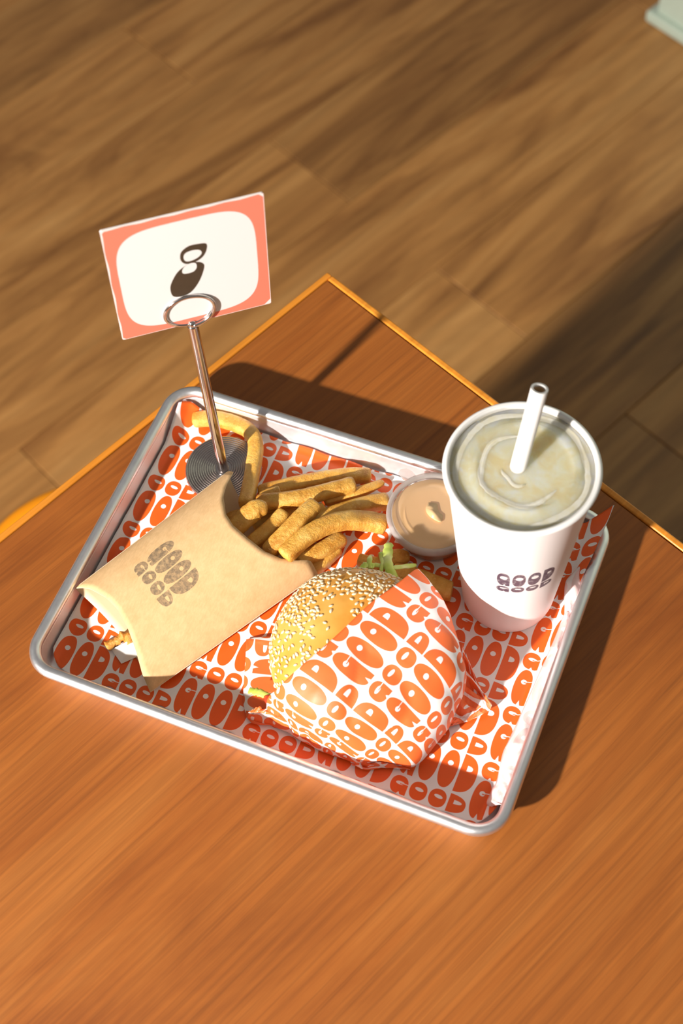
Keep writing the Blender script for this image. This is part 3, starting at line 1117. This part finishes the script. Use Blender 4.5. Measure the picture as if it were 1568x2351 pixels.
for p in pts:
    rh = math.hypot(p[0], p[1])
    n_ = np.array([p[0] / rh * (rh / R_) ** 1.5 / R_, p[1] / rh * (rh / R_) ** 1.5 / R_, (p[2] / H_) ** 1.5 / H_])
    n_ /= np.linalg.norm(n_)
    t_ = np.cross(n_, rs.normal(size=3))
    t_ /= np.linalg.norm(t_)
    b_ = np.cross(n_, t_)
    sc = rs.uniform(0.88, 1.15)
    base = len(sv)
    a = math.atan2(p[1], p[0])
    k = 1 + 0.010 * math.sin(3 * a + 0.6) + 0.008 * math.sin(5 * a + 2)
    c = np.array([p[0] * k, p[1] * k, p[2] + ZC + 0.0011 * float(noise2(p[0] + .2, p[1] + .2, 5, 2, 45))]) + n_ * 0.0002
    for w in seed_v:
        sv.append(tuple(c + sc * (t_ * w[0] * 0.00150 + b_ * w[1] * 0.00150 + n_ * w[2] * 0.0008)))
    for q in seed_f:
        sf.append(tuple(base + i for i in q))
seeds = put('sesame_seeds', mesh_of(sv, sf), M_SEED, burger)
seeds['kind'] = 'stuff'
seeds['label'] = 'cream sesame seeds scattered over the crust'
put('patty', lathe([(0, 0.0130), (0.050, 0.0130), (0.0535, 0.0145), (0.0545, 0.0165), (0.0535, 0.0188), (0.050, 0.0196), (0, 0.0196)], 72), M_PATTY, burger)
put('bun_bottom', lathe([(0, 0), (0.046, 0), (0.051, 0.0025), (0.0525, 0.007), (0.0515, 0.0115), (0.047, 0.0128), (0, 0.0128)], 72), M_CRUMB, burger)
v, f = tube([(-0.0400, -0.0440, 0.0135), (-0.0440, -0.0435, 0.0125), (-0.0470, -0.0425, 0.0115)], [0.0030, 0.0034, 0.002], 10)
put('tomato_edge', mesh_of(v, f), M_TOMATO, burger)
SHRED = [
 ([(0.0458, 0.0127, 0.047), (0.0401, 0.0183, 0.048), (0.0355, 0.0269, 0.045), (0.0318, 0.0392, 0.041)], .0034),
 ([(0.0244, 0.0159, 0.046), (0.0306, 0.0186, 0.046), (0.0413, 0.0206, 0.046), (0.0535, 0.0319, 0.038)], .0016),
 ([(0.0288, 0.0141, 0.048), (0.0265, 0.0183, 0.048), (0.0244, 0.025, 0.044)], .0015),
 ([(0.0235, 0.0105, 0.049), (0.0257, 0.0159, 0.048), (0.0306, 0.017, 0.047)], .0022),
 ([(0.0386, 0.0161, 0.048), (0.0436, 0.0145, 0.047), (0.0456, 0.0131, 0.046)], .0022),
 ([(0.0300, 0.0300, 0.043), (0.0345, 0.0205, 0.047), (0.0360, 0.0150, 0.047)], .0014),
 ([(-0.0188, -0.0792, 0.014), (-0.0116, -0.079, 0.016), (-0.0027, -0.0795, 0.018), (0.008, -0.074, 0.020)], .0026),
]
off = np.array([BC[0], BC[1], bz])
for k, (pp, w) in enumerate(SHRED):
    P = catmull(pp, 6) - off
    rng = np.random.default_rng(300 + k)
    rad = w * (1 + 0.12 * rng.normal(size=len(P)))
    rad[-1] *= 0.6
    v, f = tube(P, rad, 10, squash=(1.0, 0.42), jitter=0.05, rng=rng, spin=0.2)
    put('lettuce_shred', mesh_of(v, f), M_LETTUCE, burger)

# ------------------------------------------------------------------ burger wrap
wrap = thing('burger_wrapper', 'printed paper pocket wrapped around the lower half of the burger', 'wrapper', (BC[0], BC[1], 0.0028))
WO = np.array([BC[0], BC[1], 0.0028])
WC = np.array([0.0405, -0.0385])
RD, HD, ZD = 0.0585, 0.0374, 0.0327
BND = [(-135.0, 0.0780, 0.0046), (-133.2, 0.0653, 0.0140), (-115.6, 0.0605, 0.0250), (-97.9, 0.0594, 0.0300), (-81.8, 0.0596, 0.0260), (-74.0, 0.0613, 0.0180), (-67.6, 0.0640, 0.0110), (-56.6, 0.0650, 0.0130), (-49.9, 0.0678, 0.0100), (-41.6, 0.0740, 0.0060), (-36.8, 0.0741, 0.0080), (-26.6, 0.0724, 0.0140), (-15.4, 0.0722, 0.0200), (-8.3, 0.0705, 0.0240), (0.6, 0.0714, 0.0300), (7.6, 0.0705, 0.0350), (12.5, 0.0664, 0.0420), (20.4, 0.0634, 0.0480), (30.0, 0.0612, 0.0490), (46.2, 0.0608, 0.0490), (58.6, 0.0608, 0.0480), (72.1, 0.0637, 0.0440)]
BA = np.radians([b[0] for b in BND])
BRr = np.array([b[1] for b in BND])
BZ = np.array([b[2] for b in BND])
BASE = [(-135, .0783), (-125.6, .0668), (-116.4, .0612), (-101.3, .0590), (-87.5, .0592), (-77.6, .0600), (-67.8, .0630), (-56, .0610), (-41, .0700), (-20, .0680), (10, .0660), (30, .0600), (74, .0600)]
ZTOP = 0.0712
PW_AZ = [(-135, 2.3), (-118, 3.0), (-98, 3.4), (-80, 3.0), (-66, 2.2), (-41, 1.75), (-20, 2.2), (0, 2.8), (20, 3.2), (72, 3.2)]
def hull_profile(az):
    rb = float(np.interp(az, BA, BRr))
    zb = float(np.interp(az, BA, BZ))
    pw = float(np.interp(math.degrees(az), [a for a, _ in PW_AZ], [b for _, b in PW_AZ]))
    ph = np.linspace(0, math.pi / 2, 90)
    rr = rb * np.sin(ph) ** (2 / pw)
    zz = zb + (ZTOP - zb) * np.clip(np.cos(ph), 0, 1) ** (2 / pw)
    dome = np.where(rr < 0.0580, 0.0330 + 0.0362 * np.clip(1 - (rr / 0.0580) ** 2.5, 0, 1) ** 0.4, 0)
    zz = np.maximum(zz, dome)
    arc = np.concatenate([[0], np.cumsum(np.hypot(np.diff(rr), np.diff(zz)))])
    return rr, zz, arc
MOUTH = [(-0.0147, -0.0937), (-0.0035, -0.0872), (0.0085, -0.0830), (0.0227, -0.0643), (0.0334, -0.0431), (0.0425, -0.0205), (0.0511, -0.0040), (0.0557, 0.0066), (0.0601, 0.0221)]
mouth = catmull([(a, b, 0) for a, b in MOUTH], 8)[:, :2]
NU = len(mouth)
NV = 46
NW = 6
outer_az = np.linspace(-135, 72.1, 400)
def polar_pt(a, rad):
    return WC + np.array([math.cos(a), math.sin(a)]) * rad
ob = np.array([polar_pt(math.radians(a), float(np.interp(math.radians(a), BA, BRr))) for a in outer_az])
oarc = np.concatenate([[0], np.cumsum(np.hypot(*np.diff(ob, axis=0).T))])
oarc /= oarc[-1]
NU2 = 110
mi = np.linspace(0, NU - 1, NU2)
M2 = np.stack([np.interp(mi, np.arange(NU), mouth[:, 0]), np.interp(mi, np.arange(NU), mouth[:, 1])], 1)
e_u = np.array([math.cos(math.radians(73)), math.sin(math.radians(73))])
e_v = np.array([-e_u[1], e_u[0]])          # letters' up: towards the mouth
verts, uvs, faces = [], [], []
profs = {}
rngw = np.random.default_rng(77)
jag = rngw.normal(size=NU2)
for i in range(NU2):
    s = i / (NU2 - 1)
    b = np.array([np.interp(s, oarc, ob[:, 0]), np.interp(s, oarc, ob[:, 1])])
    for k in range(NV + NW):
        q = min(k / (NV - 1), 1.0)
        p = M2[i] * (1 - q) + b * q
        d = p - WC
        rho = float(np.hypot(*d))
        az = math.atan2(d[1], d[0])
        az2 = min(max(az, BA[0]), BA[-1])
        if abs(az) > 2.6:
            az2 = BA[0]
        key = round(az2, 3)
        if key not in profs:
            profs[key] = hull_profile(az2)
        rr, zz, arc = profs[key]
        rho_c = min(rho, rr[-1])
        z = float(np.interp(rho_c, rr, zz))
        al = float(np.interp(rho_c, rr, arc)) + (rho - rho_c)
        # soft creases in the sheet, stronger towards the gathered edge
        cre = 0.0008 * (abs(math.sin(9 * az + 2 * q + 0.4)) ** 0.7 - 0.6) * q ** 1.5 + 0.0007 * float(noise2(p[0] + 1, p[1] + 1, 31, 3, 48)) * (0.15 + q)
        if q > 0.02:
            z += cre
        if k >= NV:
            w_ = (k - NV + 1) / NW
            rb2 = float(np.interp(math.degrees(az2), [x_[0] for x_ in BASE], [x_[1] for x_ in BASE]))
            p2 = polar_pt(az, rb2)
            al += w_ * (abs(z - 0.0046) + 0.5 * abs(rho - rb2))
            p = p * (1 - w_) + p2 * w_
            wr = 0.0005 * math.sin(math.pi * w_) * jag[i // 2 * 2]
            p = p + np.array([math.cos(az), math.sin(az)]) * wr
            z = z * (1 - w_) + 0.0046 * w_
        w = np.array([math.cos(az), math.sin(az)]) * al
        verts.append((p[0] - WO[0], p[1] - WO[1], max(z, 0.0045) - WO[2]))
        uvs.append(((w @ e_u) / 1.06 + 0.0270, (w @ e_v) / 1.05 + 0.0275))
NVT = NV + NW
for i in range(NU2 - 1):
    for k in range(NVT - 1):
        faces.append((i * NVT + k, (i + 1) * NVT + k, (i + 1) * NVT + k + 1, i * NVT + k + 1))
ws = put('top_sheet', mesh_of(verts, faces, uvs), M_WRAP, wrap)
sol = ws.modifiers.new('thickness', 'SOLIDIFY')
sol.thickness = 0.00014
sol.offset = 1

# flat under sheet below the burger (left column of turned letters)
US = [(-0.0380, -0.0432), (-0.0230, -0.0351), (0.020, -0.015), (0.060, 0.010), (0.098, -0.004), (0.110, -0.035), (0.100, -0.072), (0.060, -0.092), (0.012, -0.0905), (-0.0158, -0.0931)]
bm = bmesh.new()
cc = np.mean(US, axis=0)
n_r = 12
ring_prev = None
rim_pts = catmull([(a, b, 0) for a, b in US + US[:1]], 5)[:-1, :2]
rows = []
for k in range(n_r + 1):
    q = k / n_r
    rows.append([bm.verts.new((cc[0] + (p[0] - cc[0]) * max(q, .02) - WO[0], cc[1] + (p[1] - cc[1]) * max(q, .02) - WO[1], 0.0008 + 0.0009 * q ** 6 * (1 + math.sin(j * .5)))) for j, p in enumerate(rim_pts)])
for k in range(n_r):
    for j in range(len(rim_pts)):
        j2 = (j + 1) % len(rim_pts)
        bm.faces.new([rows[k][j], rows[k][j2], rows[k + 1][j2], rows[k + 1][j]])
bm.faces.new(rows[0][::-1])
me = bm_mesh(bm)
lay = me.uv_layers.new(name='UVMap')
for lp in me.loops:
    c = me.vertices[lp.vertex_index].co
    ex = np.array([0.26, -0.966])
    ey = np.array([0.966, 0.26])
    lay.data[lp.index].uv = (float(np.array([c.x, c.y]) @ ex) + 0.004, float(np.array([c.x, c.y]) @ ey) + 0.0705)
us = put('under_sheet', me, M_WRAP, wrap)
sol = us.modifiers.new('thickness', 'SOLIDIFY')
sol.thickness = 0.00012
sol.offset = 1

# crumpled gathers sticking out at the back of the pocket
def crumple(name, rim, tip, uvo, seed, nu=22, nv=12, amp=0.0022):
    rng = np.random.default_rng(seed)
    rim = catmull(rim, 6)
    tip = catmull(tip, 6)
    ti = np.linspace(0, 1, nu)
    A = np.stack([np.interp(ti, np.linspace(0, 1, len(rim)), rim[:, c]) for c in range(3)], 1)
    B = np.stack([np.interp(ti, np.linspace(0, 1, len(tip)), tip[:, c]) for c in range(3)], 1)
    verts, uvs, faces = [], [], []
    for i in range(nu):
        fold = amp * (1 if (i // 2) % 2 else -1) * (0.6 + 0.8 * rng.random())
        for k in range(nv):
            q = k / (nv - 1)
            p = A[i] * (1 - q) + B[i] * q
            z = p[2] + fold * math.sin(math.pi * min(q * 1.15, 1)) + 0.0004 * rng.normal()
            verts.append((p[0] - WO[0], p[1] - WO[1], max(z, 0.0034) - WO[2]))
            uvs.append((uvo[0] + i * 0.0024, uvo[1] + q * 0.030))
    for i in range(nu - 1):
        for k in range(nv - 1):
            faces.append((i * nv + k, (i + 1) * nv + k, (i + 1) * nv + k + 1, i * nv + k + 1))
    o = put(name, mesh_of(verts, faces, uvs), M_WRAP, wrap, smooth=False)
    s_ = o.modifiers.new('thickness', 'SOLIDIFY')
    s_.thickness = 0.00014
    return o
crumple('crumpled_fold', [(0.0980, -0.0020, 0.019), (0.1050, -0.0190, 0.0135), (0.1070, -0.0360, 0.0105), (0.1030, -0.0560, 0.0075)],
        [(0.1030, -0.0060, 0.0110), (0.1190, -0.0240, 0.0115), (0.1290, -0.0325, 0.0085), (0.1190, -0.0440, 0.0050), (0.1090, -0.0520, 0.0045)], (0.01, 0.004), 3)
crumple('crumpled_fold', [(0.0560, -0.0950, 0.0055), (0.0660, -0.0955, 0.0070), (0.0760, -0.0920, 0.0075), (0.0860, -0.0880, 0.0070)],
        [(0.0600, -0.0990, 0.0045), (0.0690, -0.0985, 0.0042), (0.0800, -0.0930, 0.0042), (0.0950, -0.0885, 0.0042)], (0.03, 0.002), 8, 14, 6, 0.0012)

# ------------------------------------------------------------------ sauce cup
SX, SY = 0.0488, 0.0770
sauce = thing('sauce_cup', 'small clear lidded pot of orange-pink sauce between fries and drink', 'sauce pot', (SX, SY, 0.0029))
put('cup_wall', lathe([(0, 0.0), (0.0222, 0.0), (0.0232, 0.0008), (0.0290, 0.0252), (0.0300, 0.0258), (0.0306, 0.0252), (0.0300, 0.0244), (0.0296, 0.0250), (0.0226, 0.0014), (0, 0.0014)], 72), M_PORTION, sauce)
put('sauce', lathe([(0, 0.0018), (0.0222, 0.0018), (0.0282, 0.0240), (0.0276, 0.0246), (0.0200, 0.0243), (0, 0.0242)], 72), M_SAUCE, sauce)
lidp = [(0.0300, 0.0232), (0.0310, 0.0236), (0.0312, 0.0262), (0.0306, 0.0278), (0.0292, 0.0280), (0.0278, 0.0268), (0.0240, 0.0262), (0.0228, 0.0270), (0.0222, 0.0272), (0.0214, 0.0264), (0.0206, 0.0258), (0, 0.0258)]
lidp += [(r - 0.0000 if r == 0 else r - 0.0004, z - 0.0005) for r, z in lidp[::-1]]
pl = put('pot_lid', lathe(lidp, 96), M_PORTION, sauce)
put('lid_rim', lathe([(0.0292, 0.0228), (0.0312, 0.0232), (0.0316, 0.0262), (0.0310, 0.0284), (0.0294, 0.0288), (0.0276, 0.0272), (0.0278, 0.0266), (0.0294, 0.0281)], 96, closed=True), M_PORTION_RIM, pl)
bm = bmesh.new()
tb = [(-0.0245, 0.0165), (-0.0310, 0.0200), (-0.0335, 0.0215), (-0.0330, 0.0250), (-0.0295, 0.0270), (-0.0250, 0.0262), (-0.0190, 0.0220)]
tv = [bm.verts.new((a, b, 0.0262)) for a, b in tb]
bv = [bm.verts.new((a, b, 0.0254)) for a, b in tb]
bm.faces.new(tv)
bm.faces.new(bv[::-1])
for k in range(len(tb)):
    k2 = (k + 1) % len(tb)
    bm.faces.new([tv[k2], tv[k], bv[k], bv[k2]])
put('lid_tab', bm_mesh(bm), M_PORTION_RIM, sauce, smooth=False)
# smear of sauce clinging under the lid
SM = [(-0.0060, 0.0075), (-0.0010, 0.0085), (0.0010, 0.0060), (0.0030, 0.0030), (0.0065, 0.0010), (0.0070, -0.0040), (0.0010, -0.0035), (-0.0040, -0.0010), (-0.0065, 0.0030)]
pts = catmull([(a, b, 0) for a, b in SM + SM[:1]], 5)[:-1]
bm = bmesh.new()
tv = [bm.verts.new((p[0], p[1], 0.0254)) for p in pts]
bv = [bm.verts.new((p[0] * .8, p[1] * .8, 0.0236)) for p in pts]
bm.faces.new(tv)
bm.faces.new(bv[::-1])
for k in range(len(pts)):
    k2 = (k + 1) % len(pts)
    bm.faces.new([tv[k2], tv[k], bv[k], bv[k2]])
put('sauce_smear', bm_mesh(bm), M_SAUCE2, sauce)

# ------------------------------------------------------------------ drink cup
CX, CY = 0.1113, 0.0517
cup = thing('drink_cup', 'tall white paper cup of cloudy pale drink with clear lid and dark printed lettering', 'drink cup', (CX, CY, 0.0029))
CH, CR0, CR1 = 0.1570, 0.0301, 0.0437
NA, NZ = 144, 30
verts, uvs, faces = [], [], []
for i in range(NA + 1):
    ang = -math.pi + 2 * math.pi * i / NA - 1.05
    for k in range(NZ + 1):
        z = CH * k / NZ
        r = CR0 + (CR1 - CR0) * z / CH
        if k == 0:
            r -= 0.0008
        verts.append((r * math.cos(ang), r * math.sin(ang), z))
        # logo block spans angles -89..-32 deg and heights 0.0705..0.0975
        uvs.append(((math.degrees(ang) + 89.5) / 57.5, (z - 0.0700) / 0.0280))
for i in range(NA):
    for k in range(NZ):
        faces.append((i * (NZ + 1) + k, (i + 1) * (NZ + 1) + k, (i + 1) * (NZ + 1) + k + 1, i * (NZ + 1) + k + 1))
put('cup_wall', mesh_of(verts, faces, uvs), M_CUP, cup)
put('cup_bottom', lathe([(0, 0.0), (CR0 - 0.0008, 0.0), (CR0 - 0.0005, 0.003), (0, 0.003)], 72), M_WHITE, cup)
put('cup_lining', lathe([(0.0300, 0.004), (CR1 - 0.0010, CH)], 96), M_WHITE, cup)
rl = [(CR1 + 0.0002 + 0.0021 * math.cos(t), CH - 0.0002 + 0.0021 * math.sin(t)) for t in np.linspace(0, 2 * math.pi, 14, endpoint=False)]
put('rolled_rim', lathe(rl, 120, closed=True), M_WHITE, cup)
put('drink', lathe([(0, 0.1549), (0.0200, 0.1549), (0.0300, 0.1549), (0.0418, 0.1550), (0.0423, 0.1540), (0.0300, 0.012), (0, 0.012)], 96), M_DRINK, cup)
ld = [(CR1 - 0.0002, CH + 0.0019), (CR1 - 0.0020, CH + 0.0012), (CR1 - 0.0028, CH - 0.0004), (0.0340, CH - 0.0010), (0.0322, CH - 0.0004), (0.0312, CH + 0.0014), (0.0300, CH + 0.0018), (0.0290, CH + 0.0012), (0.0280, CH - 0.0008), (0.0270, CH - 0.0010), (0.0, CH - 0.0008)]
ld += [(r, z - 0.0005) for r, z in ld[::-1]]
put('cup_lid', lathe(ld, 120), M_LID, cup)

# foam ring pressed against the lid (pale bands seen through it)
def foam_mat():
    m, nt, b = new_mat('pale_foam')
    v = mapped(nt, 'Object')
    n = tnoise(nt, v, 150, 4, 0.7)
    nt.links.new(ramp(nt, n, [(0.35, (0.90, 0.84, 0.62)), (0.6, (0.97, 0.95, 0.86))]), b.inputs['Base Color'])
    b.inputs['Roughness'].default_value = 0.5
    return m
M_FOAM = foam_mat()
def foam_ring(r0, r1, z, a0, a1, seed):
    rng = np.random.default_rng(seed)
    verts, faces = [], []
    n = 60
    for i in range(n + 1):
        t = i / n
        a = math.radians(a0 + (a1 - a0) * t)
        w = min(1, math.sin(math.pi * t) * 2.5) if a1 - a0 < 359 else 1
        mid = (r0 + r1) / 2 + 0.0008 * math.sin(5 * a + seed)
        hw = (r1 - r0) / 2 * (0.25 + 0.75 * w) * (0.8 + 0.4 * rng.random())
        for r, zz in ((mid - hw, z - 0.0004), (mid, z + 0.0006), (mid + hw, z - 0.0004)):
            verts.append((r * math.cos(a), r * math.sin(a), zz))
    for i in range(n):
        for k in range(2):
            faces.append((i * 3 + k, i * 3 + k + 1, (i + 1) * 3 + k + 1, (i + 1) * 3 + k))
    return mesh_of(verts, faces)
for args in ((0.0215, 0.0262, 0.1550, 110, 345, 1), (0.0352, 0.0405, 0.1550, 0, 360, 2), (0.009, 0.0125, 0.1550, 200, 300, 3)):
    fo = put('foam', foam_ring(*args), M_FOAM, cup)

# straw through the lid
straw_dir = np.array([0.0030, 0.0195, 0.0600])
p0 = np.array([0.1084, 0.0516, 0.1530])
a_, b_ = p0 - straw_dir * 1.55, p0 + straw_dir
d_ = (b_ - a_) / np.linalg.norm(b_ - a_)
outer_p = [a_ - p0, (a_ + b_) / 2 - p0, b_ - p0]
v1, f1 = tube(outer_p, 0.0049, 24, caps=False)
v2, f2 = tube(outer_p, 0.0036, 24, caps=False)
nv1 = len(v1)
ff = list(f1) + [tuple(nv1 + i for i in q[::-1]) for q in f2]
for k in range(24):
    k2 = (k + 1) % 24
    ff.append((48 + k, 48 + k2, nv1 + 48 + k2, nv1 + 48 + k))
    ff.append((k2, k, nv1 + k, nv1 + k2))
straw = put('straw', mesh_of(list(v1) + list(v2), ff), M_WHITE)
sharp(straw, 50)
straw.location = tuple(p0)
tag(straw, 'white paper straw standing in the drink cup lid', 'straw')
v, f = tube([p_ for p_ in (outer_p[0], outer_p[1], outer_p[2] - d_ * 0.0015)], 0.00355, 24, caps=False)
sl = put('straw_lining', mesh_of(v, f), plain('brown_paper_lining', (0.62, 0.40, 0.20), 0.7), straw)
sl['label'] = 'tan paper lining inside the straw'
